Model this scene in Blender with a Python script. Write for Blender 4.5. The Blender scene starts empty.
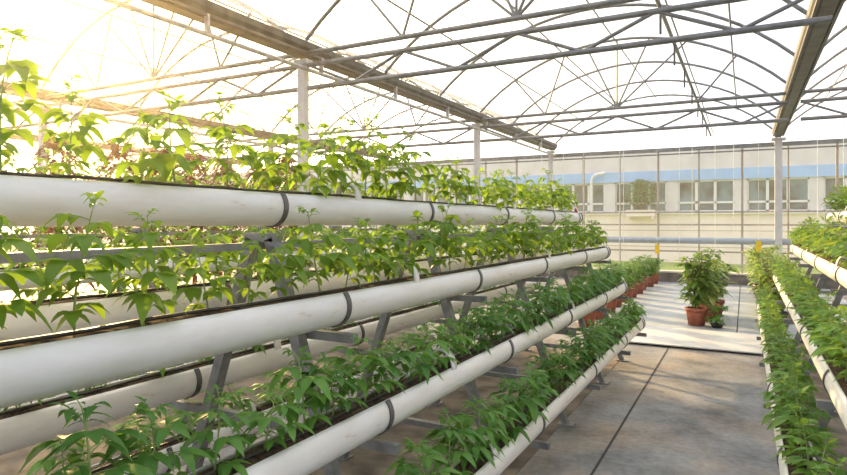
import bpy, math, random
from mathutils import Vector, Matrix
C = bpy.context.scene.collection
SC = bpy.context.scene
PI = math.pi
R = math.radians

# ------------------------------------------------------------------ helpers
class MB:
    """collects vertices and faces, links them as one mesh object"""
    def __init__(s): s.v = []; s.f = []; s.m = []; s.sm = []
    def add(s, vs, fs, mi=0, smooth=False):
        b = len(s.v); s.v += [tuple(p) for p in vs]
        for f in fs:
            s.f.append([b + i for i in f]); s.m.append(mi); s.sm.append(smooth)
    def box(s, c, d, mi=0):
        x, y, z = c; a, b, e = d[0]/2, d[1]/2, d[2]/2
        vs = [(x+i*a, y+j*b, z+k*e) for i in (-1, 1) for j in (-1, 1) for k in (-1, 1)]
        s.add(vs, [(0,1,3,2),(4,6,7,5),(0,4,5,1),(2,3,7,6),(0,2,6,4),(1,5,7,3)], mi)
    def bar(s, p, q, w, h, mi=0, up=(0,0,1)):
        p = Vector(p); q = Vector(q); d = (q-p).normalized(); u = Vector(up)
        if abs(d.dot(u)) > .98: u = Vector((1,0,0))
        a = d.cross(u).normalized()*w/2; b = a.cross(d).normalized()*h/2
        vs = [o+i*a+j*b for o in (p, q) for i, j in ((-1,-1),(1,-1),(1,1),(-1,1))]
        s.add(vs, [(3,2,1,0),(4,5,6,7),(0,1,5,4),(1,2,6,5),(2,3,7,6),(3,0,4,7)], mi)
    def path(s, pts, r, n=6, mi=0, rs=None, smooth=True):
        pts = [Vector(p) for p in pts]; vs = []; fs = []
        prev = None
        for i, p in enumerate(pts):
            d = (pts[min(i+1, len(pts)-1)] - pts[max(i-1, 0)]).normalized()
            if prev is None:
                u = Vector((0,0,1)) if abs(d.z) < .9 else Vector((1,0,0))
                a = d.cross(u).normalized()
            else:
                a = (prev - d*prev.dot(d)).normalized()
            prev = a; b = d.cross(a); rr = rs[i] if rs else r
            vs += [p + a*math.cos(2*PI*k/n)*rr + b*math.sin(2*PI*k/n)*rr for k in range(n)]
        for i in range(len(pts)-1):
            for k in range(n):
                fs.append((i*n+k, i*n+(k+1) % n, (i+1)*n+(k+1) % n, (i+1)*n+k))
        s.add(vs, fs, mi, smooth)
        s.add(vs[:n], [tuple(reversed(range(n)))], mi); s.add(vs[-n:], [tuple(range(n))], mi)
    def lathe(s, c, prof, n=20, mi=0):
        vs = []; fs = []; k = len(prof)
        for i in range(n):
            a = 2*PI*i/n
            vs += [(c[0]+r*math.cos(a), c[1]+r*math.sin(a), c[2]+z) for r, z in prof]
        for i in range(n):
            for j in range(k-1):
                i2 = (i+1) % n
                fs.append((i*k+j, i2*k+j, i2*k+j+1, i*k+j+1))
        s.add(vs, fs, mi, True)
    def prism_y(s, prof, y0, y1, mi=0, smooth=False):
        """closed XZ profile swept along Y"""
        n = len(prof)
        vs = [(x, y, z) for y in (y0, y1) for x, z in prof]
        fs = [(i, (i+1) % n, n+(i+1) % n, n+i) for i in range(n)]
        s.add(vs, fs, mi, smooth)
        return n
    def leaf(s, base, d, L, W, droop, fold=.25, mi=0, rows=5):
        base = Vector(base); d = Vector(d).normalized()
        side = d.cross(Vector((0,0,1)))
        if side.length < .05: side = Vector((1,0,0))
        side.normalize(); nrm = side.cross(d).normalized()
        vs = []; fs = []
        for i in range(rows):
            t = i/(rows-1)
            c = base + d*L*t - Vector((0,0,1))*droop*L*t*t
            w = W*.5*max(.04, math.sin(PI*min(1, t**.72))**.9) if i < rows-1 else W*.015
            vs += [c - side*w + nrm*w*fold, c, c + side*w + nrm*w*fold]
        for i in range(rows-1):
            a = i*3
            fs += [(a, a+1, a+4, a+3), (a+1, a+2, a+5, a+4)]
        s.add(vs, fs, mi, True)
    def mesh(s, name, mats):
        me = bpy.data.meshes.new(name); me.from_pydata(s.v, [], s.f)
        for m in (mats if isinstance(mats, (list, tuple)) else [mats]): me.materials.append(m)
        me.polygons.foreach_set('material_index', s.m)
        me.polygons.foreach_set('use_smooth', s.sm)
        me.update(); return me
    def build(s, name, mats, parent=None):
        return link(name, s.mesh(name, mats), parent)

def link(name, me, parent=None):
    o = bpy.data.objects.new(name, me); C.objects.link(o)
    if parent is not None: o.parent = parent
    return o
def empty(name, loc=(0,0,0), rz=0):
    o = bpy.data.objects.new(name, None); C.objects.link(o)
    o.location = loc; o.rotation_euler = (0,0,rz); o.empty_display_size = .05; return o
def tag(o, label, cat=None, group=None, kind=None):
    o['label'] = label
    if cat: o['category'] = cat
    if group: o['group'] = group
    if kind: o['kind'] = kind
    return o

ONES = ['', 'first','second','third','fourth','fifth','sixth','seventh','eighth','ninth','tenth','eleventh','twelfth',
        'thirteenth','fourteenth','fifteenth','sixteenth','seventeenth','eighteenth','nineteenth']
def ordinal(n):
    if n < 20: return ONES[n]
    t, o = divmod(n, 10)
    tens = {2:'twent',3:'thirt',4:'fort',5:'fift'}[t]
    return tens+'ieth' if o == 0 else tens+'y-'+ONES[o]

# ------------------------------------------------------------------ materials
def new_mat(name):
    m = bpy.data.materials.new(name); m.use_nodes = True
    nt = m.node_tree; nt.nodes.clear()
    out = nt.nodes.new('ShaderNodeOutputMaterial')
    return m, nt, out
def N(nt, t, **kw):
    n = nt.nodes.new(t)
    for k, v in kw.items(): setattr(n, k, v)
    return n
def ramp(nt, fac, stops):
    r = N(nt, 'ShaderNodeValToRGB'); el = r.color_ramp.elements
    while len(el) < len(stops): el.new(.5)
    for e, (p, c) in zip(el, stops): e.position = p; e.color = (*c, 1)
    nt.links.new(fac, r.inputs[0]); return r.outputs[0]
def plain(name, col, rough=.5, metal=0, var=.12, scale=8, col2=None, bump=0, spec=.5):
    m, nt, out = new_mat(name)
    b = N(nt, 'ShaderNodeBsdfPrincipled')
    b.inputs['Roughness'].default_value = rough; b.inputs['Metallic'].default_value = metal
    b.inputs['Specular IOR Level'].default_value = spec
    tc = N(nt, 'ShaderNodeTexCoord'); no = N(nt, 'ShaderNodeTexNoise')
    no.inputs['Scale'].default_value = scale; no.inputs['Detail'].default_value = 5
    nt.links.new(tc.outputs['Object'], no.inputs['Vector'])
    lo = col2 if col2 else tuple(c*(1-var) for c in col)
    hi = col if col2 else tuple(min(1, c*(1+var)) for c in col)
    nt.links.new(ramp(nt, no.outputs[0], [(.35, lo), (.62, hi)]), b.inputs['Base Color'])
    if bump:
        bp = N(nt, 'ShaderNodeBump'); bp.inputs['Strength'].default_value = bump; bp.inputs['Distance'].default_value = .01
        nt.links.new(no.outputs[0], bp.inputs['Height']); nt.links.new(bp.outputs[0], b.inputs['Normal'])
    nt.links.new(b.outputs[0], out.inputs[0]); return m
def leafmat(name, cols, trans=.45, rough=.42, warm=(.5,.62,.06)):
    m, nt, out = new_mat(name)
    oi = N(nt, 'ShaderNodeObjectInfo'); tc = N(nt, 'ShaderNodeTexCoord'); no = N(nt, 'ShaderNodeTexNoise')
    no.inputs['Scale'].default_value = 14
    nt.links.new(tc.outputs['Object'], no.inputs['Vector'])
    mx = N(nt, 'ShaderNodeMath', operation='MULTIPLY_ADD'); mx.inputs[1].default_value = .45
    nt.links.new(oi.outputs['Random'], mx.inputs[0]); 
    ms = N(nt, 'ShaderNodeMath', operation='MULTIPLY'); ms.inputs[1].default_value = .6
    nt.links.new(no.outputs[0], ms.inputs[0]); nt.links.new(ms.outputs[0], mx.inputs[2])
    col = ramp(nt, mx.outputs[0], [(.15, cols[0]), (.5, cols[1]), (.85, cols[2])])
    b = N(nt, 'ShaderNodeBsdfPrincipled'); b.inputs['Roughness'].default_value = rough
    b.inputs['Specular IOR Level'].default_value = .35
    nt.links.new(col, b.inputs['Base Color'])
    tr = N(nt, 'ShaderNodeBsdfTranslucent')
    mc = N(nt, 'ShaderNodeMix', data_type='RGBA'); mc.inputs[0].default_value = .6
    nt.links.new(col, mc.inputs[6]); mc.inputs[7].default_value = (*warm, 1)
    nt.links.new(mc.outputs[2], tr.inputs[0])
    mi = N(nt, 'ShaderNodeMixShader'); mi.inputs[0].default_value = trans
    nt.links.new(b.outputs[0], mi.inputs[1]); nt.links.new(tr.outputs[0], mi.inputs[2])
    nt.links.new(mi.outputs[0], out.inputs[0]); return m
def filmmat(name, diffuse, tint=(1,1,1)):
    m, nt, out = new_mat(name)
    t = N(nt, 'ShaderNodeBsdfTransparent'); t.inputs[0].default_value = (*tint, 1)
    d = N(nt, 'ShaderNodeBsdfTranslucent'); d.inputs[0].default_value = (.95,.95,.93,1)
    tc = N(nt, 'ShaderNodeTexCoord'); no = N(nt, 'ShaderNodeTexNoise'); no.inputs['Scale'].default_value = 1.2
    nt.links.new(tc.outputs['Object'], no.inputs['Vector'])
    mr = N(nt, 'ShaderNodeMapRange'); mr.inputs[3].default_value = diffuse*.8; mr.inputs[4].default_value = diffuse*1.2
    nt.links.new(no.outputs[0], mr.inputs[0])
    mi = N(nt, 'ShaderNodeMixShader'); nt.links.new(mr.outputs[0], mi.inputs[0])
    nt.links.new(t.outputs[0], mi.inputs[1]); nt.links.new(d.outputs[0], mi.inputs[2])
    nt.links.new(mi.outputs[0], out.inputs[0]); return m

def pvcmat():
    m, nt, out = new_mat('white_plastic_pipe')
    b = N(nt, 'ShaderNodeBsdfPrincipled'); b.inputs['Roughness'].default_value = .38
    tc = N(nt, 'ShaderNodeTexCoord')
    mp = N(nt, 'ShaderNodeMapping'); mp.inputs['Scale'].default_value = (6, 1.3, 6)
    nt.links.new(tc.outputs['Object'], mp.inputs[0])
    no = N(nt, 'ShaderNodeTexNoise'); no.inputs['Scale'].default_value = 3; no.inputs['Detail'].default_value = 8; no.inputs['Roughness'].default_value = .7
    nt.links.new(mp.outputs[0], no.inputs['Vector'])
    nt.links.new(ramp(nt, no.outputs[0], [(.27, (.45,.33,.25)), (.37, (.80,.77,.73)), (.6, (.86,.86,.85))]), b.inputs['Base Color'])
    nt.links.new(b.outputs[0], out.inputs[0]); return m
def floormat():
    m, nt, out = new_mat('worn_concrete')
    b = N(nt, 'ShaderNodeBsdfPrincipled'); b.inputs['Roughness'].default_value = .75
    b.inputs['Specular IOR Level'].default_value = .3
    tc = N(nt, 'ShaderNodeTexCoord')
    no = N(nt, 'ShaderNodeTexNoise'); no.inputs['Scale'].default_value = 1.6; no.inputs['Detail'].default_value = 9; no.inputs['Roughness'].default_value = .68
    nt.links.new(tc.outputs['Object'], no.inputs['Vector'])
    c1 = ramp(nt, no.outputs[0], [(.34, (.11,.112,.115)), (.5, (.215,.22,.225)), (.66, (.31,.315,.32))])
    n2 = N(nt, 'ShaderNodeTexNoise'); n2.inputs['Scale'].default_value = 22; n2.inputs['Detail'].default_value = 6
    nt.links.new(tc.outputs['Object'], n2.inputs['Vector'])
    c2 = ramp(nt, n2.outputs[0], [(.35, (.8,.8,.8)), (.6, (1,1,1))])
    mul = N(nt, 'ShaderNodeMix', data_type='RGBA', blend_type='MULTIPLY'); mul.inputs[0].default_value = 1
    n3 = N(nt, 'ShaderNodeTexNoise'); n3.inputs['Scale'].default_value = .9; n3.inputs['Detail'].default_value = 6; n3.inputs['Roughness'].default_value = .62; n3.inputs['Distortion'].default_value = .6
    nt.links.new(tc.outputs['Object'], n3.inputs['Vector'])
    sun_tint = N(nt, 'ShaderNodeMix', data_type='RGBA'); sun_tint.inputs[7].default_value = (.43,.34,.25,1)  # tan noise patches paint warm sunlight into the floor colour
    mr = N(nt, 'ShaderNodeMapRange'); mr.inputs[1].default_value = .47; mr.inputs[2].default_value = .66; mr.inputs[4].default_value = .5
    nt.links.new(n3.outputs[0], mr.inputs[0]); nt.links.new(mr.outputs[0], sun_tint.inputs[0]); nt.links.new(c1, sun_tint.inputs[6])
    nt.links.new(sun_tint.outputs[2], mul.inputs[6]); nt.links.new(c2, mul.inputs[7])
    nt.links.new(mul.outputs[2], b.inputs['Base Color'])
    bp = N(nt, 'ShaderNodeBump'); bp.inputs['Strength'].default_value = .25; bp.inputs['Distance'].default_value = .01
    nt.links.new(n2.outputs[0], bp.inputs['Height']); nt.links.new(bp.outputs[0], b.inputs['Normal'])
    nt.links.new(b.outputs[0], out.inputs[0]); return m

M = {}
M['pvc'] = pvcmat()
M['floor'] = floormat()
M['steel'] = plain('galvanised_steel', (.40,.405,.41), .45, .35, .15, 12)
M['truss'] = plain('galvanised_roof_tube', (.20,.208,.215), .45, .3, .15, 12)
M['gutter'] = plain('weathered_gutter_steel', (.10,.096,.088), .55, .2, .25, 6)
M['post'] = plain('pale_painted_post', (.57,.57,.56), .5, 0, .06, 6)
M['rack'] = plain('grey_rack_steel', (.22,.225,.225), .5, .3, .2, 15)
M['strap'] = plain('dark_grey_strap', (.11,.11,.11), .5, .3, .15, 20)
M['soil'] = plain('dark_brown_soil', (.115,.07,.045), .95, 0, .3, 60, col2=(.03,.018,.012), bump=.8)
M['tube'] = plain('black_plastic_tube', (.02,.02,.02), .4, 0, .1, 20)
M['rackground'] = plain('brown_rack_ground', (.23,.19,.155), .9, 0, .3, 3.5, col2=(.08,.068,.058), bump=.4)
M['farfloor'] = plain('sky_sheen_concrete', (.37,.405,.45), .5, 0, .1, 2.2, col2=(.29,.32,.355))  # pale bluish base colour holds the sky reflection on the far floor
M['terra'] = plain('terracotta', (.30,.085,.048), .7, 0, .2, 20)
M['board'] = plain('pale_walkway_sheet', (.62,.62,.61), .45, 0, .0, 2.5, col2=(.5,.5,.5))
M['kerb'] = plain('stained_kerb_concrete', (.17,.15,.13), .85, 0, .3, 5)
M['ledge'] = plain('pale_kerb_cap', (.6,.57,.5), .7, 0, .1, 6)
M['joint'] = plain('dark_floor_joint', (.03,.03,.03), .9)
M['yellow'] = plain('yellow_card', (.85,.58,.02), .5)
M['red'] = plain('red_plastic', (.5,.03,.02), .4)
M['string'] = plain('white_twine', (.75,.74,.7), .8)
M['rail'] = plain('brownish_wall_rail', (.42,.36,.29), .5, 0, .1, 8)
M['bluepipe'] = plain('bluish_grey_pipe', (.36,.41,.46), .4, .2, .08, 8)
M['lawn'] = plain('mown_lawn', (.26,.36,.07), .9, 0, .25, 3)
M['cream'] = plain('cream_render', (.97,.84,.80), .8, 0, .05, 1.5)
M['concrete'] = plain('grey_facade_concrete', (.70,.67,.69), .8, 0, .06, 1.5)
M['blue'] = plain('pale_blue_band', (.31,.53,.86), .6, 0, .08, 1)
M['pane'] = plain('dark_window_pane', (.10,.155,.175), .15, 0, .8, 1.1)
M['white'] = plain('white_window_frame', (.78,.79,.79), .5, 0, .03, 5)
M['stem'] = plain('pale_green_stem', (.26,.36,.10), .6, 0, .15, 20)
M['bark'] = plain('brown_bark', (.16,.11,.07), .9, 0, .3, 20)
M['leaf'] = leafmat('young_green_leaf', [(.05,.14,.015), (.11,.24,.022), (.21,.35,.035)], .5, warm=(.46,.64,.04))
M['leafb'] = leafmat('deep_green_leaf', [(.035,.125,.022), (.075,.22,.04), (.15,.33,.055)], .42, warm=(.3,.5,.05))
M['leafp2'] = leafmat('bright_green_leaf', [(.04,.125,.02), (.085,.22,.03), (.17,.34,.05)], .42)
M['leafp'] = leafmat('pale_mottled_leaf', [(.08,.19,.03), (.17,.31,.07), (.42,.52,.24)], .42)
M['leafr'] = leafmat('reddish_brown_leaf', [(.10,.035,.022), (.16,.06,.035), (.22,.11,.05)], .3, warm=(.4,.14,.06))
M['roof'] = filmmat('milky_roof_film', .22)
M['wallfilm'] = filmmat('clear_wall_film', .06)

# ------------------------------------------------------------------ layout numbers
EYE = 1.55
YEND = 16.75                 # end wall
GUT = [-15.8, -10.3, -4.8, .7, 6.2, 11.7]
GZ = 3.60
RISE = 1.18
TRUSS_Y = [5.83, 11.28, 16.66]
def arch_z(x0, x1, x):
    h = (x1-x0)/2; rad = (h*h+RISE*RISE)/(2*RISE); xc = (x0+x1)/2
    return GZ+.06 + math.sqrt(max(0, rad*rad-(x-xc)**2)) - (rad-RISE)

# ------------------------------------------------------------------ setting: ground, walls, roof
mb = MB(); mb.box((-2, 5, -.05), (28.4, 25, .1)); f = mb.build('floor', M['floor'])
tag(f, 'worn grey concrete greenhouse floor with painted warm light patches', 'floor', kind='structure')
mb = MB(); mb.bar((-.83, -2, .001), (-.83, 8.02, .001), .016, .004)
tag(mb.build('trim_1', M['joint']), 'dark expansion joint running along the aisle floor', 'floor joint', kind='structure')
mb = MB(); mb.bar((-.10, 9.3, .007), (-.10, YEND-.2, .007), .014, .004)
tag(mb.build('trim_2', M['joint']), 'thin dark floor joint behind the pale walkway sheet', 'floor joint', kind='structure')
mb = MB(); mb.box((-2, 40, -.12), (90, 45.2, .1)); tag(mb.build('lawn', M['lawn']), 'green lawn strip outside the end wall', 'lawn', kind='stuff')

for nm, xa, xb, y1 in (('left', -2.62, -1.24, 7.2), ('rear', -5.2, -3.6, 7.6), ('right', .30, 1.75, 9.3)):
    mb = MB(); mb.box(((xa+xb)/2, y1/2-.5, .002), (xb-xa, y1+1, .004))
    tag(mb.build('ground_strip', M['rackground']), 'brown ground strip beneath the %s rack' % nm, 'ground', kind='structure')  # strip browner and darker than the floor around it
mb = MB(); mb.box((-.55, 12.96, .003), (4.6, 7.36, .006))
tag(mb.build('floor_far', M['farfloor']), 'concrete floor painted with pale sky reflection between the walkway sheet and the end kerb', 'floor', kind='structure')
# walkway sheet across the aisle (a thin raised plate with a folded front lip)
mb = MB(); mb.box((-.58, 8.62, .030), (1.85, 1.32, .014)); mb.box((-.58, 9.27, .014), (1.85, .02, .028))
for x in (-1.4, -.58, .25): mb.box((x, 8.64, .0125), (.06, 1.1, .025))
tag(mb.build('walkway_sheet', M['board']), 'pale sheet lying across the concrete aisle before the potted plant', 'sheet')

# kerb and end wall
mb = MB(); mb.box((-2, YEND+.02, .125), (28.4, .22, .25)); tag(mb.build('baseboard_end', M['kerb']), 'dark stained kerb under the clear end wall', 'kerb', kind='structure')
mb = MB(); mb.box((-2, YEND, .27), (28.4, .30, .04)); tag(mb.build('trim_3', M['ledge']), 'pale cap along the top of the end kerb', 'ledge', kind='structure')
mb = MB()
for i in range(5):
    x0, x1 = GUT[i], GUT[i+1]; n = 16
    xs = [x0+(x1-x0)*k/n for k in range(n+1)]
    vs = [(x, YEND+.06, .29) for x in xs] + [(x, YEND+.06, arch_z(x0, x1, x)) for x in xs]
    mb.add(vs, [(k, k+1, n+2+k, n+1+k) for k in range(n)])
tag(mb.build('wall_end', M['wallfilm']), 'clear film end wall with the building behind it', 'wall', kind='structure')
for side, x in (('left', GUT[0]), ('right', GUT[-1])):
    mb = MB(); mb.add([(x, -7.5, .2), (x, YEND, .2), (x, YEND, GZ), (x, -7.5, GZ)], [(0,1,2,3)])
    tag(mb.build('wall_'+side, M['wallfilm']), 'clear film wall on the %s edge of the greenhouse' % side, 'wall', kind='structure')
for k, z in enumerate((1.80, 1.48, .80)):
    mb = MB(); mb.box((-2, YEND, z), (27, .035, .04))
    tag(mb.build('wall_rail', M['rail']), '%s thin brownish rail across the end wall' % ('upper', 'middle', 'lowest')[k], 'rail', kind='structure')
mb = MB(); mb.box((-2, YEND, 3.42), (27, .06, .10)); mb.box((-2, YEND-.03, 3.30), (27, .03, .035))
tag(mb.build('wall_beam', M['truss']), 'grey beam along the top of the end wall', 'beam', kind='structure')
for k in range(26):
    x = 9.64-.97*k
    mb = MB(); mb.box((x, YEND+.02, 1.83), (.035 if k % 2 else .05, .04, 3.08))
    o = mb.build('wall_mullion', M['rail']); o['kind'] = 'structure'
    tag(o, 'thin upright mullion of the clear end wall', 'mullion', 'mullions of the end wall')
mb = MB(); mb.path([(-15, YEND-.14, 1.08), (11, YEND-.14, 1.08)], .085, 10)
hp = mb.build('heating_pipe', M['bluepipe']); tag(hp, 'thick bluish grey pipe running low across the end wall', 'pipe', kind='structure')

# roof: gutters, arches, purlins, film, trusses
roofname = ['far left', 'left', 'middle', 'right', 'far right']
gutname = ['outer left', 'far left', 'left', 'right', 'far right', 'outer right']
for i, gx in enumerate(GUT):
    prof = [(-.13,.14),(-.11,.14),(-.10,.08),(-.05,.02),(.05,.02),(.10,.08),(.11,.14),(.13,.14),(.125,.07),(.06,-.02),(-.06,-.02),(-.125,.07)]
    mb = MB(); mb.prism_y([(gx+a, GZ+b) for a, b in prof], -1.5 if i > 1 else 0, YEND)
    mb.box((gx-.10, 7.6, GZ+.005), (.03, 18, .03)); mb.box((gx+.10, 7.6, GZ+.005), (.03, 18, .03))
    tag(mb.build('roof_gutter', M['gutter']), 'long folded steel gutter on the %s side of the roof' % gutname[i], 'gutter', kind='structure')
    if i in (1, 2):
        root = empty('gutter_pipe', (gx+.1, 0, GZ-.19)); tag(root, 'thin pipe hung below the %s roof gutter' % gutname[i], 'pipe', kind='structure')
        p = MB(); p.path([(0, -1, 0), (0, YEND-.15, 0)], .026, 8); p.build('pipe', M['steel'], root)
        for k in range(9):
            p = MB(); p.bar((0, .6+1.82*k, .02), (0, .6+1.82*k, .20), .03, .05); p.build('hanger', M['steel'], root)
def yposts(gx, ys, name_, w):
    for k, y in enumerate(ys):
        mb = MB(); mb.box((gx, y, GZ/2-.03), (w, w, GZ-.06)); mb.box((gx, y, GZ-.09), (w*2.0, w*1.3, .06)); mb.box((gx, y, .012), (.22, .22, .02))
        tag(mb.build('gutter_post', M['post']), '%s pale upright post under the %s' % (('nearest','second','end wall')[k if len(ys) > 1 else 2], name_), 'post', kind='structure')
yposts(-4.8, [5.83, 11.28, 16.55], 'left roof gutter', .10)
yposts(.7, [16.55], 'right roof gutter', .15)
yposts(-10.3, [5.83, 11.28, 16.55], 'far left roof gutter', .10)
yposts(6.2, [16.55], 'far right roof gutter', .12)
for i in range(5):
    x0, x1 = GUT[i], GUT[i+1]; xc = (x0+x1)/2; n = 24
    xs = [x0+.10+(x1-x0-.20)*k/n for k in range(n+1)]
    y0, y1 = -1.0, YEND+.05
    mb = MB(); vs = [(x, y, arch_z(x0, x1, x)+.045) for y in (y0, y1) for x in xs]
    mb.add(vs, [(k, k+1, n+2+k, n+1+k) for k in range(n)], 0, True)
    tag(mb.build('ceiling', M['roof']), 'milky curved roof film over the %s bay' % roofname[i], 'roof film', kind='structure')
    ya = 16.66; k = 0
    while ya > (.5 if 1 <= i <= 3 else 3):
        mb = MB(); mb.path([(x, ya, arch_z(x0, x1, x)) for x in xs], .024, 6)
        tag(mb.build('roof_arch', M['truss']), '%s roof arch from the end wall over the %s bay' % (ordinal(k+1), roofname[i]), 'arch', kind='structure')
        ya -= 1.816; k += 1
    for k, fx in enumerate((.16, .33, .5, .67, .84)):
        x = x0+(x1-x0)*fx
        mb = MB(); mb.path([(x, -.5, arch_z(x0, x1, x)-.035), (x, 16.7, arch_z(x0, x1, x)-.035)], .014, 6)
        tag(mb.build('roof_purlin', M['truss']), '%s lengthwise roof tube from the left over the %s bay' % (ordinal(k+1), roofname[i]), 'purlin', kind='structure')
    for ti, ty in enumerate(TRUSS_Y[:2]):
        root = empty('roof_truss', (xc, ty, 3.19))
        tag(root, '%s steel truss across the %s bay of the roof' % (('nearer', 'farther')[ti], roofname[i]), 'truss', kind='structure')
        hw = (x1-x0)/2-.08
        for nm, z, r in (('top_chord', .43, .03), ('middle_chord', .28, .03), ('bottom_chord', 0, .03)):
            p = MB(); p.path([(-hw, 0, z), (hw, 0, z)], r, 8); p.build(nm, M['truss'], root)
        nb = 8
        for k in range(nb):
            xa = -hw+2*hw*k/nb; xb = -hw+2*hw*(k+1)/nb
            za, zb = (0, .28) if k % 2 else (.28, 0)
            p = MB(); p.path([(xa, 0, za), (xb, 0, zb)], .019, 6); p.build('web_brace', M['truss'], root)
        for xa, xb in ((0, -1.15), (0, -.55), (0, 0), (0, .55), (0, 1.15), (-hw*.5, -hw*.72), (-hw*.5, -.95), (hw*.5, hw*.72), (hw*.5, .95)):
            p = MB(); p.path([(xa, 0, .43), (xb, 0, arch_z(x0, x1, xc+xb)-3.19)], .017, 6); p.build('strut', M['truss'], root)
# overhead pipe with hangers, right of the middle bay's centre
root = empty('overhead_pipe', (-.75, 0, 3.70)); tag(root, 'dark pipe with short hangers along the middle bay roof', 'pipe', kind='structure')
p = MB(); p.path([(0, .5, 0), (0, 16.6, 0)], .022, 8); p.path([(.06, .5, .03), (.06, 16.6, .03)], .010, 6); p.build('pipe', M['truss'], root)
for k in range(8):
    p = MB(); p.bar((0, 5.1+1.36*k, -.26), (0, 5.1+1.36*k, .02), .022, .022); p.build('hanger', M['strap'], root)
root = empty('side_bay_pipe', (2.2, 0, 3.42)); tag(root, 'thin overhead pipe with hangers in the right bay', 'pipe', kind='structure')
p = MB(); p.path([(0, 4, 0), (0, 16.6, 0)], .02, 8); p.build('pipe', M['truss'], root)
for k in range(6):
    p = MB(); p.bar((0, 8.6+1.36*k, 0), (0, 8.6+1.36*k, .3), .02, .02); p.build('hanger', M['truss'], root)

# ------------------------------------------------------------------ building outside
FY = 26.0
root = empty('office_building', (-4, FY, -.07)); tag(root, 'long cream building with a pale blue band outside the end wall', 'building')
L0, L1 = -46, 34
def bpart(nm, mat, z0, z1, y0=0, y1=6, a=L0, b=L1, parent=None):
    p = MB(); p.box(((a+b)/2+4, (y0+y1)/2, (z0+z1)/2+.07), (b-a, y1-y0, z1-z0)); return p.build(nm, M[mat], parent or root)
bpart('lower_wall', 'cream', -.07, 1.90)
bpart('upper_wall', 'concrete', 3.62, 4.45, -.05)
bpart('blue_band', 'blue', 3.20, 3.62, -.08)
bpart('sill', 'white', 1.86, 1.94, -.16, 0)
for z in (.55, 1.2): bpart('wall_groove', 'rail', z, z+.02, -.012, 0)
back = bpart('window_wall', 'concrete', 1.90, 3.20, .35, 6)
k = 0; x = -29.2
while x < 21:
    w = 2.0
    fr = MB(); 
    for zz in (1.97, 2.32, 3.17): fr.box((x+w/2+4, .1, zz+.07), (w, .1, .08))
    for q in range(4): fr.box((x+w*q/3+4, .1, 2.57+.07), (.10, .1, 1.24))
    fo = fr.build('window', M['white'], root)
    pn = MB(); pn.box((x+w/2+4, .16, 2.57+.07), (w-.02, .02, 1.2)); pn.build('pane', M['pane'], fo)
    pl = MB(); pl.box((x+w+.22+4, .2, 2.55+.07), (.44, .42, 1.3)); pl.build('pillar', M['concrete'], root)
    x += 2.44; k += 1
mb = MB(); mb.path([(-5.72, FY-.22, 1.95), (-5.72, FY-.22, 3.30), (-5.66, FY-.22, 3.48), (-5.52, FY-.22, 3.56), (-5.2, FY-.2, 3.60)], .06, 8)
tag(mb.build('downpipe', M['white']), 'white pipe with a bent top on the outside building', 'pipe')

# ------------------------------------------------------------------ plants
def plant_meshes(seed, h, nl, ll, lw, spread, comp, mat, thick=.0035, name='seedling', rows=5, dr=(.1,.5)):
    rnd = random.Random(seed)
    fo = MB(); st = MB()
    bx, by = rnd.uniform(-.04,.04), rnd.uniform(-.04,.04)
    def sp(t): return Vector((bx*t*t*1.2+math.sin(t*4+seed)*.006, by*t*t*1.2, h*t))
    st.path([sp(-.02)]+[sp(t/6) for t in range(1, 7)], thick, 5, rs=[thick*(1.15-.7*t/6) for t in range(7)])
    for k in range(nl):
        t = .14+.84*(k/(nl-1)); a = k*2.399+rnd.uniform(-.4,.4)+seed
        size = (1.0-.55*max(0, (t-.6)/.4))*rnd.uniform(.8,1.15)*(.7+.3*min(1, t/.35))
        el = R(rnd.uniform(12, 42)) if t < .85 else R(rnd.uniform(45, 70))
        d = Vector((math.cos(a)*math.cos(el), math.sin(a)*math.cos(el), math.sin(el)))
        b = sp(t); pl = spread*size
        mid = b+d*pl*.5; e = b+d*pl-Vector((0,0,.12*pl))
        st.path([b, mid, e], thick*.45, 4)
        dh = (e-mid).normalized()
        fo.leaf(e, dh+Vector((0,0,-.15)), ll*size, lw*size, rnd.uniform(*dr), rows=rows)
        if comp:
            sd = dh.cross(Vector((0,0,1))).normalized()
            for pos, sc in ((.98,.85), (.55,.66)) if comp > 1 else ((.95,.75),):
                q = b+(e-b)*pos
                for sgn in (-1, 1):
                    dd = (dh*.55+sd*sgn*rnd.uniform(.75,1)+Vector((0,0,rnd.uniform(-.25,.1)))).normalized()
                    fo.leaf(q, dd, ll*size*sc, lw*size*sc, rnd.uniform(*dr), rows=rows)
    return fo.mesh(name+'_foliage', mat), st.mesh(name+'_stem', M['stem'])
TALL = [plant_meshes(s, h, n, .096, .060, .075, 2, M['leaf'], dr=(.25,.95)) for s, h, n in ((1,.36,13),(2,.40,14),(3,.33,12),(4,.30,12),(5,.38,14),(6,.27,11))]
SHORT = [plant_meshes(s+20, h, n, .105, .043, .072, 2, M['leafb'], dr=(.25,.7)) for s, h, n in ((1,.24,14),(2,.28,15),(3,.22,13),(4,.26,15),(5,.20,12))]
BUSHY = [plant_meshes(s+40, h, n, .09, .048, .062, 2, M['leafp2']) for s, h, n in ((1,.25,13),(2,.22,12),(3,.27,13),(4,.20,12))]
rnd = random.Random(7)
stuff_plants = []          # (meshes, matrix) that are merged into one growth of far foliage
NPL = 0
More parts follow.
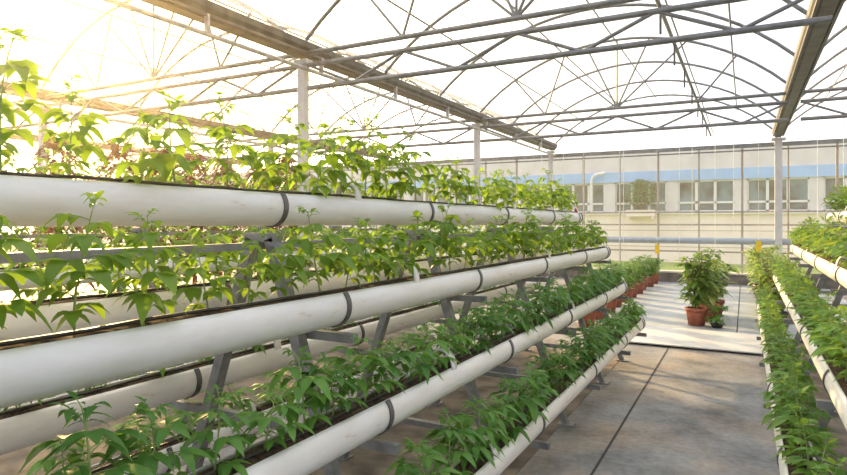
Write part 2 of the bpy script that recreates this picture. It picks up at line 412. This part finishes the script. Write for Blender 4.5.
def place_row(kind, x, z, ys, labelfmt, group, scale=(.85,1.2), stuff=False, slope=0):
    """ys sorted from the far end towards the camera"""
    global NPL
    for i, y in enumerate(ys):
        fo, st = rnd.choice(kind); s = rnd.uniform(*scale); rz = rnd.uniform(0, 2*PI)
        loc = (x+rnd.uniform(-.02,.02), y+rnd.uniform(-.035,.035), z+slope*(7.12-y))
        tilt = (rnd.uniform(-.12,.12), rnd.uniform(-.12,.12))
        if stuff:
            stuff_plants.append((fo, st, Matrix.Translation(loc) @ Matrix.Rotation(rz, 4, 'Z') @ Matrix.Scale(s, 4))); continue
        root = empty('seedling', loc, rz); root.scale = (s, s, s); root.rotation_euler = (tilt[0], tilt[1], rz)
        link('foliage', fo, root); link('stem', st, root)
        tag(root, labelfmt % ordinal(i+1), 'seedling', group); NPL += 1

# ------------------------------------------------------------------ racks of planted pipes
PR = .08
def pipe_mesh(y0, y1):
    mb = MB(); n = 22; a0 = R(45); a1 = R(-225)
    oo = [(PR*math.cos(a0+(a1-a0)*k/n), PR*math.sin(a0+(a1-a0)*k/n)) for k in range(n+1)]
    ii = [(p[0]*.93, p[1]*.93) for p in oo][::-1]
    m = len(oo)
    ny = 10; ys = [y0+(y1-y0)*k/ny for k in range(ny+1)]
    prof = oo+ii; t = len(prof)
    vs = [(px, y, pz) for y in ys for px, pz in prof]
    fs = [(j*t+k, j*t+(k+1) % t, (j+1)*t+(k+1) % t, (j+1)*t+k) for j in range(ny) for k in range(t)]
    mb.add(vs, fs, 0, True)
    b = 0; e = ny*t
    for base, rev in ((0, False), (e, True)):
        q = [(base+k, base+k+1, base+t-2-k, base+t-1-k) for k in range(m-1)]
        mb.add([vs[i] for f4 in q for i in f4], [tuple((4*i+c) for c in ((3,2,1,0) if rev else (0,1,2,3))) for i in range(len(q))])
    return mb.mesh('pipe', M['pvc'])
def strap_mesh():
    mb = MB(); n = 22; a0 = R(42); a1 = R(-222)
    for k in range(n):
        t0 = a0+(a1-a0)*k/n; t1 = a0+(a1-a0)*(k+1)/n
        vs = []
        for yy in (-.013, .013):
            for rr in (PR+.001, PR+.006):
                for t in (t0, t1): vs.append((rr*math.cos(t), yy, rr*math.sin(t)))
        mb.add(vs, [(2,3,7,6), (0,4,5,1), (0,1,3,2), (4,6,7,5)], 0, False)
    return mb.mesh('strap', M['strap'])
def band_mesh():
    mb = MB(); n = 14; w = .024
    for k in range(n):
        vs = []
        for yy in (-w, w):
            for dr in (0, .006):
                for q in (k, k+1):
                    t = R(-8)+(PI+R(16))*q/n
                    vs.append(((.060+dr)*math.cos(t)*1.02, yy, .052+(.078+dr)*math.sin(t)))
        mb.add(vs, [(2,3,7,6), (0,4,5,1), (0,1,3,2), (4,6,7,5)], 0, True)
    return mb.mesh('bridge_band', M['pvc'])
def cap_mesh():
    mb = MB(); n = 22; a0 = R(45); a1 = R(-225)
    ring = [(PR*1.07*math.cos(a0+(a1-a0)*k/n), PR*1.07*math.sin(a0+(a1-a0)*k/n)) for k in range(n+1)]
    vs = [(a, y, b) for y in (-.02, .015) for a, b in ring]; m = n+1
    mb.add(vs, [(k, k+1, m+k+1, m+k) for k in range(n)]+[(n, 0, m, m+n)]+[tuple(range(m-1, -1, -1)), tuple(range(m, 2*m))])
    return mb.mesh('end_cap', M['strap'])
def tube_mesh(y0, y1):
    mb = MB(); r2 = random.Random(3); ny = 40
    mb.path([(.022+r2.uniform(-.008,.008), y0+(y1-y0)*k/ny, .062+r2.uniform(0,.006)) for k in range(ny+1)], .006, 6)
    return mb.mesh('irrigation_tube', M['tube'])
def soil_mesh(y0, y1, seed):
    mb = MB(); r2 = random.Random(seed); ny = int((y1-y0)/.035); nx = 6
    vs = []
    for j in range(ny+1):
        for k in range(nx+1):
            u = -1+2*k/nx
            vs.append((u*.0525, y0+(y1-y0)*j/ny, .044+(1-u*u)*.008+(r2.uniform(-.004,.011) if abs(u) < .99 else 0)))
    mb.add(vs, [(j*(nx+1)+k, j*(nx+1)+k+1, (j+1)*(nx+1)+k+1, (j+1)*(nx+1)+k) for j in range(ny) for k in range(nx)], 0, True)
    b = [(-.0525, y, .005) for y in (y0, y1)]+[(.0525, y, .005) for y in (y0, y1)]
    mb.add([(-.0525, y0, .044), (-.0525, y1, .044), (.0525, y0, .044), (.0525, y1, .044)]+b, [(0,1,5,4), (2,6,7,3), (4,5,7,6)])
    return mb.mesh('potting_soil', M['soil'])
STRAP, BAND, CAP = strap_mesh(), band_mesh(), cap_mesh()
DX = [0, .32, .514, .70]; PZ = [1.60, 1.203, .806, .41]
def rack(name, cx, y0, y1, frames, tiers, label, words, slope=0):
    """tiers: list of (side, level) with side +1 towards +X, -1 towards -X, 0 the ridge"""
    root = empty('planting_rack', (cx, 0, 0)); tag(root, label, 'plant rack')
    for fy in frames:
        p = MB(); p.box((0, fy, 1.487), (.16, .05, .035)); fr = p.build('a_frame', M['rack'], root)
        for s in (1, -1):
            q = MB(); q.bar((s*.05, fy, 1.48), (s*.56, fy, .0), .05, .045); q.box((s*.565, fy, .006), (.12, .09, .012)); q.build('leg', M['rack'], fr)
        for lv in (1, 2, 3):
            z = PZ[lv]-PR-.028
            q = MB(); q.box((0, fy+.052, z), (2*(DX[lv]+.11), .035, .035)); q.build('crossbar', M['rack'], fr)
    p = MB(); p.box((0, (y0+y1)/2, 1.452), (.035, y1-y0-.1, .028)); p.build('ridge_rail', M['rack'], root)
    pm = pipe_mesh(y0, y1); tm = tube_mesh(y0, y1-.05)
    for n, (s, lv) in enumerate(tiers):
        x = s*DX[lv]; z = PZ[lv]; ye = y1-(.75 if cx > 0 and lv == 0 else 0)
        pp = link('pipe', pm if ye == y1 else pipe_mesh(y0, ye), root); pp.location = (x, 0, z+slope*y1); pp.rotation_euler.x = -slope
        pp['label'] = 'white ' + words[n]
        for fy in frames:
            if fy > ye-.1: continue
            o = link('strap', STRAP, pp); o.location = (0, fy+.052, 0)
        for by in (.27, 2.54, 4.80, 7.05):
            if by > y0+.2: o = link('bridge_band', BAND, pp); o.location = (0, by+rnd.uniform(-.06,.06), 0)
        o = link('end_cap', CAP, pp); o.location = (0, ye, 0)
        o = link('irrigation_tube', tm if ye == y1 else tube_mesh(y0, ye-.05), pp)
        so = link('potting_soil', soil_mesh(y0+.02, ye-.03, n+int(cx*10)+50)); so.location = (cx+x, 0, z+slope*y1); so.rotation_euler.x = -slope
        tag(so, 'dark brown soil filling the ' + words[n] + (' of ' + name), 'soil', kind='stuff')
    return root

def steps(y1, y0, d):
    ys = []; y = y1
    while y > y0: ys.append(y); y -= d
    return ys
FR = [.55+1.34*k for k in range(6)]
# left rack beside the aisle
AX = -1.77
wA = ['top ridge pipe', 'second aisle-side pipe', 'third aisle-side pipe', 'lowest aisle-side pipe', 'second rear pipe', 'third rear pipe', 'lowest rear pipe']
rack('the left rack', AX, -.4, 7.12, FR[:5]+[6.96], [(0,0),(1,1),(1,2),(1,3),(-1,1),(-1,2),(-1,3)], 'grey A-frame rack of white planted pipes left of the aisle', wA, .0027)
lf = 'leafy seedling, %s from the far end, in the left rack\'s '
SZ = .05
place_row(TALL, AX, PZ[0]+SZ, steps(6.95, .75, .195), lf+'top ridge pipe', 'seedlings in the left rack\'s top pipe', (.72,1.12), slope=.0027)
place_row(TALL, AX+DX[1], PZ[1]+SZ, steps(6.95, .5, .195), lf+'second aisle-side pipe', 'seedlings in the left rack\'s second pipe', (.66,1.0), slope=.0027)
place_row(SHORT, AX+DX[2], PZ[2]+SZ, steps(6.95, .42, .175), lf+'third aisle-side pipe', 'seedlings in the left rack\'s third pipe', (.75,1.05), slope=.0027)
place_row(SHORT, AX+DX[3], PZ[3]+SZ, steps(6.95, 1.5, .175), lf+'lowest aisle-side pipe', 'seedlings in the left rack\'s lowest pipe', (.75,1.05), slope=.0027)
place_row(TALL, AX-DX[1], PZ[1]+SZ, steps(6.9, .7, .26), lf+'second rear pipe', 'seedlings in the left rack\'s rear second pipe', (.7,1.0), slope=.0027)
place_row(SHORT, AX-DX[2], PZ[2]+SZ, steps(6.9, .9, .30), lf+'third rear pipe', None, (.5,.8), True, slope=.0027)
place_row(SHORT, AX-DX[3], PZ[3]+SZ, steps(6.9, 1.4, .30), lf+'lowest rear pipe', None, (.6,.9), True, slope=.0027)
# rack behind it
BX = -4.37
wB = ['top ridge pipe', 'second pipe', 'third pipe', 'lowest pipe']
rack('the rack behind', BX, .2, 7.48, FR, [(0,0),(1,1),(1,2),(1,3)], 'grey A-frame rack of planted pipes standing behind the left rack', wB)
lb = 'backlit seedling, %s from the far end, in the top pipe of the rack behind'
place_row(TALL, BX, PZ[0]+SZ, steps(7.3, 1.6, .21), lb, 'seedlings in the rear rack\'s top pipe', (.95,1.3))
lb2 = 'backlit seedling, %s from the far end, in the second pipe of the rack behind'
place_row(TALL, BX+DX[1], PZ[1]+SZ, steps(7.3, 2, .26), lb2, None, (.8,1.1), True)
for lv in (2, 3): place_row(SHORT, BX+DX[lv], PZ[lv]+SZ, steps(7.3, 2, .26), lb, None, (.8,1.1), True)
# right rack
RX = .92
wR = ['top ridge pipe', 'second aisle-side pipe', 'third aisle-side pipe', 'lowest aisle-side pipe']
rack('the right rack', RX, 1.7, 9.25, [f_+.08 for f_ in FR+[8.59] if f_ > 1.8], [(0,0),(-1,1),(-1,2),(-1,3)], 'grey A-frame rack of white planted pipes right of the aisle', wR)
lr = 'bushy seedling, %s from the far end, in the right rack\'s '
place_row(BUSHY, RX-DX[3]+.015, PZ[3]+SZ, steps(9.1, 1.9, .19), lr+'lowest aisle-side pipe', 'seedlings in the right rack\'s lowest pipe', (.85,1.15))
place_row(BUSHY, RX-DX[2], PZ[2]+SZ, steps(9.1, 2.9, .19), lr+'third aisle-side pipe', 'seedlings in the right rack\'s third pipe', (.8,1.1))
place_row(BUSHY, RX-DX[1], PZ[1]+SZ, steps(9.1, 4.0, .19), lr+'second aisle-side pipe', 'seedlings in the right rack\'s second pipe', (.9,1.2))
place_row(BUSHY, RX, PZ[0]+SZ, steps(8.35, 5.5, .21), lr+'top ridge pipe', 'seedlings in the right rack\'s top pipe', (.9,1.2))
# one growth for the hidden tiers
acc = MB()
for fo, st, mt in stuff_plants:
    for mi, me in enumerate((fo, st)):
        acc.add([mt @ v.co for v in me.vertices], [tuple(p.vertices) for p in me.polygons], 0 if me is fo and fo.materials[0] is M['leaf'] else (1 if me is fo else 2), True)
tag(acc.build('seedling_growth', [M['leaf'], M['leafb'], M['stem']]), 'low green seedlings half hidden on the rear pipes of the racks', 'seedlings', kind='stuff')

# red fitting on the end of the top pipe
mb = MB(); mb.box((0, 0, .025), (.03, .05, .05)); mb.path([(0, 0, .03), (0, .03, .075)], .013, 8)
o = mb.build('valve', M['red']); o.location = (AX+.02, 7.08, PZ[0]+.055)
tag(o, 'small red valve on the far end of the left rack\'s top pipe', 'valve')

# ------------------------------------------------------------------ potted plants
def pot(root, r, h, mat='terra'):
    p = MB(); p.lathe((0,0,0), [(0,0), (r*.72,0), (r*.95,h*.80), (r*.95,h*.82), (r*1.04,h*.82), (r*1.04,h), (r*.93,h), (r*.90,h*.88)], 22)
    o = p.build('pot', M[mat], root)
    s = MB(); s.lathe((0,0,0), [(r*.91,h*.88), (r*.5,h*.91), (0,h*.92)], 18); s.build('soil', M['soil'], root)
    return o
def bush(seed, h0, h, rad, n, ll, lw, mat, stems=4):
    r2 = random.Random(seed); fo = MB(); st = MB()
    for k in range(stems):
        a = 2*PI*k/stems+r2.uniform(-.4,.4); e = rad*r2.uniform(.25,.75); hh = h*r2.uniform(.75,1)
        pts = [(math.cos(a)*e*t*t+.02*math.cos(a), math.sin(a)*e*t*t+.02*math.sin(a), h0+hh*t) for t in (0,.3,.6,1)]
        st.path(pts, .008, 5, rs=[.010,.009,.007,.003])
        for i in range(n//stems):
            t = r2.uniform(.15, 1)
            q = Vector((math.cos(a)*e*t*t, math.sin(a)*e*t*t, h0+hh*t)); b = r2.uniform(0, 2*PI)
            out = rad*r2.uniform(.1,.6)*(1.1-.6*t)
            el = r2.uniform(-.1,.7)
            d = Vector((math.cos(b), math.sin(b), el)).normalized()
            w = q+d*out
            st.path([q, w], .0025, 4)
            fo.leaf(w, d, ll*r2.uniform(.7,1.2), lw*r2.uniform(.7,1.2), r2.uniform(.2,.8))
            fo.leaf(q+d*out*.6, Vector((d.y, -d.x, d.z*.5)), ll*r2.uniform(.6,1), lw*r2.uniform(.6,1), r2.uniform(.2,.8))
    return fo.mesh('bush_foliage', mat), st.mesh('bush_stem', M['bark'])
def potted(loc, r, h, meshes, label, cat, group=None, rz=0, potmat='terra', name='potted_plant'):
    root = empty(name, loc, rz); pot(root, r, h, potmat)
    link('foliage', meshes[0], root); link('stem', meshes[1], root)
    tag(root, label, cat, group); return root
big = bush(1, .22, 1.0, .36, 170, .16, .10, M['leafp'], 5)
mid = bush(2, .22, .80, .36, 140, .16, .10, M['leafp'], 5)
low = bush(3, .2, .5, .34, 90, .12, .07, M['leafp'], 5)
potted((-.64, 9.85, 0), .155, .27, big, 'tall leafy plant in the front terracotta pot standing in the aisle', 'potted plant')
potted((-.50, 10.4, 0), .155, .27, mid, 'leafy plant in the second pot of the row along the aisle', 'potted plant', rz=1)
potted((-.45, 11.0, 0), .155, .27, mid, 'leafy plant in the rearmost pot of the row along the aisle', 'potted plant', rz=2.4)
potted((-.36, 9.75, 0), .09, .07, bush(9, .05, .34, .2, 30, .12, .07, M['leafb'], 3), 'small dark pot of leaves right of the aisle\'s terracotta pot', 'potted plant', potmat='tube')
sm = [bush(11+k, .2, .48+.06*k, .34, 110, .11, .06, M['leafb'], 5) for k in range(3)]
for k in range(10):
    y = 16.0-.78*k
    potted((-2.06+rnd.uniform(-.03,.03), y, 0), .15, .27, sm[k % 3], 'green plant in red pot, %s from the end wall, left pot row' % ordinal(k+1), 'potted plant', 'pots in a row beyond the left rack', rnd.uniform(0, 6))
fc = [bush(31+k, .25, .72+.08*k, .44, 230, .10, .055, M['leafp'], 6) for k in range(3)]
for k in range(8):
    y = 15.6-.82*k
    potted((.26+.02*k, y, 0), .16, .28, fc[k % 3], 'light green shrub in pot, %s from the end wall, right of the aisle' % ordinal(k+1), 'potted plant', 'shrubs in a row beyond the right rack', rnd.uniform(0, 6), 'tube')

# ------------------------------------------------------------------ reddish shrubs far left, shrub before the building
def shrub(loc, h, rad, seed, mat, label, name='shrub', n=850, cat='shrub', group=None, ll=.17, conic=False):
    r2 = random.Random(seed); root = empty(name, loc); fo = MB(); st = MB()
    st.path([(0,0,0), (.03,.02,h*.4), (0,0,h*.85)], .03, 7, rs=[.035,.025,.012])
    for k in range(9):
        a = k*2.4; t = .3+.06*k
        st.path([(0,0,h*t), (math.cos(a)*rad*.6, math.sin(a)*rad*.6, h*(t+.13))], .01, 5)
    for k in range(n):
        z = r2.uniform(.25, 1); a = r2.uniform(0, 2*PI); rr = rad*math.sqrt(r2.random())*((1.15-z) if conic else math.sin(PI*min(.95, z*.85+.1)))
        d = Vector((math.cos(a), math.sin(a), r2.uniform(-.4,.8)))
        fo.leaf((math.cos(a)*rr, math.sin(a)*rr, h*z), d, ll*r2.uniform(.6,1.2), ll*.45, r2.uniform(.2,.8), rows=4)
    fo.build('foliage', mat, root); st.build('stem', M['bark'], root); tag(root, label, cat, group); return root
for k in range(8):
    shrub((-8.1+rnd.uniform(-.2,.2), 4.9+.72*k, 0), rnd.uniform(2.55,2.85), .5, 60+k, M['leafr'], 'reddish brown shrub, %s from the left, behind the rear rack' % ordinal(k+1), 'red_shrub', group='reddish shrubs beyond the racks')
root = shrub((-3.72, FY-.42, 1.93), 1.35, .62, 90, M['leafb'], 'dark green shrub in a box before the building windows outside', 'outdoor_shrub', 620, ll=.16)
p = MB(); p.box((0, 0, -.02), (1.1, .3, .26)); p.build('planter', M['cream'], root)
for sx_ in (-.45, .45):
    p = MB(); p.box((sx_, .10, -.20), (.05, .5, .12)); p.build('bracket', M['cream'], root)

# ------------------------------------------------------------------ small things: yellow cards and hanging strings
def card(x, y, z, h, label):
    root = empty('sticky_trap', (x, y, z)); p = MB(); p.box((0, 0, 0), (.085, .006, .21)); p.build('card', M['yellow'], root)
    p = MB(); p.path([(0, 0, .11), (0, 0, h-z)], .003, 5); p.build('cord', M['string'], root)
    tag(root, label, 'insect trap')
card(-1.72, 14.2, .95, 3.19, 'yellow card hanging before the end wall left of the aisle')
card(.22, 12.6, 1.10, 3.19, 'yellow card hanging above the shrubs right of the aisle')
k = 0
for (x, y, z0) in ((-3.6,13.4,.9),(-3.15,13.4,1.2),(-2.7,15.2,.4),(-2.3,13.4,.9),(-1.35,15.2,.6),(-.95,13.4,1.3),(-.6,15.2,.5),(-.2,13.4,1.3),(1.2,13.4,1.2),(1.6,13.4,1.1),(-4.1,13.4,.9),(-5.6,13.4,1.0),(-6.2,12,1.1),(-7.0,12,1.1)):
    p = MB(); p.path([(0, 0, 0), (0, 0, 3.72-z0)], .006, 5)
    o = p.build('hanging_string', M['string']); o.location = (x, y, z0)
    tag(o, 'thin white string hanging from the roof near the end wall', 'string', 'hanging plant strings'); k += 1

# ------------------------------------------------------------------ light
SAZ, SEL = R(59), R(16)
sdir = Vector((-math.sin(SAZ)*math.cos(SEL), math.cos(SAZ)*math.cos(SEL), math.sin(SEL)))
sl = bpy.data.lights.new('sun', 'SUN'); sl.energy = 13.0; sl.color = (1.0, .66, .28); sl.angle = R(1.2)
so = bpy.data.objects.new('sun', sl); C.objects.link(so); so.rotation_euler = sdir.to_track_quat('Z', 'Y').to_euler(); so.location = (-12, 9, 8)
w = bpy.data.worlds.new('sky'); SC.world = w; w.use_nodes = True; nt = w.node_tree; nt.nodes.clear()
out = N(nt, 'ShaderNodeOutputWorld'); bg = N(nt, 'ShaderNodeBackground'); tc = N(nt, 'ShaderNodeTexCoord')
dt = N(nt, 'ShaderNodeVectorMath', operation='DOT_PRODUCT'); dt.inputs[1].default_value = sdir
nt.links.new(tc.outputs['Generated'], dt.inputs[0])
r_ = ramp(nt, dt.outputs['Value'], [(0, (.80,.87,1.0)), (.55, (.95,.96,1.0)), (.86, (1.0,.93,.80)), (.95, (1.0,.84,.52)), (1, (1.0,.80,.40))])
mr = N(nt, 'ShaderNodeMapRange'); mr.interpolation_type = 'SMOOTHSTEP'
mr.inputs[1].default_value = -.55; mr.inputs[2].default_value = .45; mr.inputs[3].default_value = .85; mr.inputs[4].default_value = 1.6
m2 = N(nt, 'ShaderNodeMapRange'); m2.interpolation_type = 'SMOOTHSTEP'
m2.inputs[1].default_value = .75; m2.inputs[2].default_value = 1.0; m2.inputs[3].default_value = 0; m2.inputs[4].default_value = 3.5
sx = N(nt, 'ShaderNodeSeparateXYZ'); nt.links.new(tc.outputs['Generated'], sx.inputs[0])
gr = N(nt, 'ShaderNodeMapRange'); gr.inputs[1].default_value = -.06; gr.inputs[2].default_value = .0; gr.inputs[3].default_value = .15; gr.inputs[4].default_value = 1
nt.links.new(sx.outputs[2], gr.inputs[0])
for m_ in (mr, m2): nt.links.new(dt.outputs['Value'], m_.inputs[0])
ad = N(nt, 'ShaderNodeMath', operation='ADD'); nt.links.new(mr.outputs[0], ad.inputs[0]); nt.links.new(m2.outputs[0], ad.inputs[1])
mu = N(nt, 'ShaderNodeMath', operation='MULTIPLY'); nt.links.new(ad.outputs[0], mu.inputs[0]); nt.links.new(gr.outputs[0], mu.inputs[1])
nt.links.new(mu.outputs[0], bg.inputs[1]); nt.links.new(r_, bg.inputs[0])
nt.links.new(bg.outputs[0], out.inputs[0])

# thin scattering volume added to give the warm glare towards the sun
m, nt, out = new_mat('glare_haze'); vs_ = N(nt, 'ShaderNodeVolumeScatter')
vs_.inputs['Color'].default_value = (1, .92, .74, 1); vs_.inputs['Density'].default_value = .0034; vs_.inputs['Anisotropy'].default_value = .84
nt.links.new(vs_.outputs[0], out.inputs[1])
mb = MB(); mb.box((-2, 4.6, 2.6), (27.4, 24.2, 5.1)); hz = mb.build('haze', m)
tag(hz, 'faint warm haze added through the greenhouse for the sun glare', 'haze', kind='stuff')

# ------------------------------------------------------------------ camera
cam = bpy.data.cameras.new('camera'); co = bpy.data.objects.new('camera', cam); C.objects.link(co)
cam.sensor_width = 36; cam.lens = 36*601/847; cam.shift_y = -15.5/847; cam.clip_end = 300; cam.clip_start = .05
co.location = (0, 0, EYE); co.rotation_euler = (PI/2, 0, math.atan(321.5/601))
SC.camera = co
SC.view_settings.view_transform = 'Standard'; SC.view_settings.look = 'None'
SC.view_settings.exposure = .2; SC.view_settings.gamma = 1; SC.view_settings.use_curve_mapping = False
print('seedlings', NPL, 'stuff', len(stuff_plants))
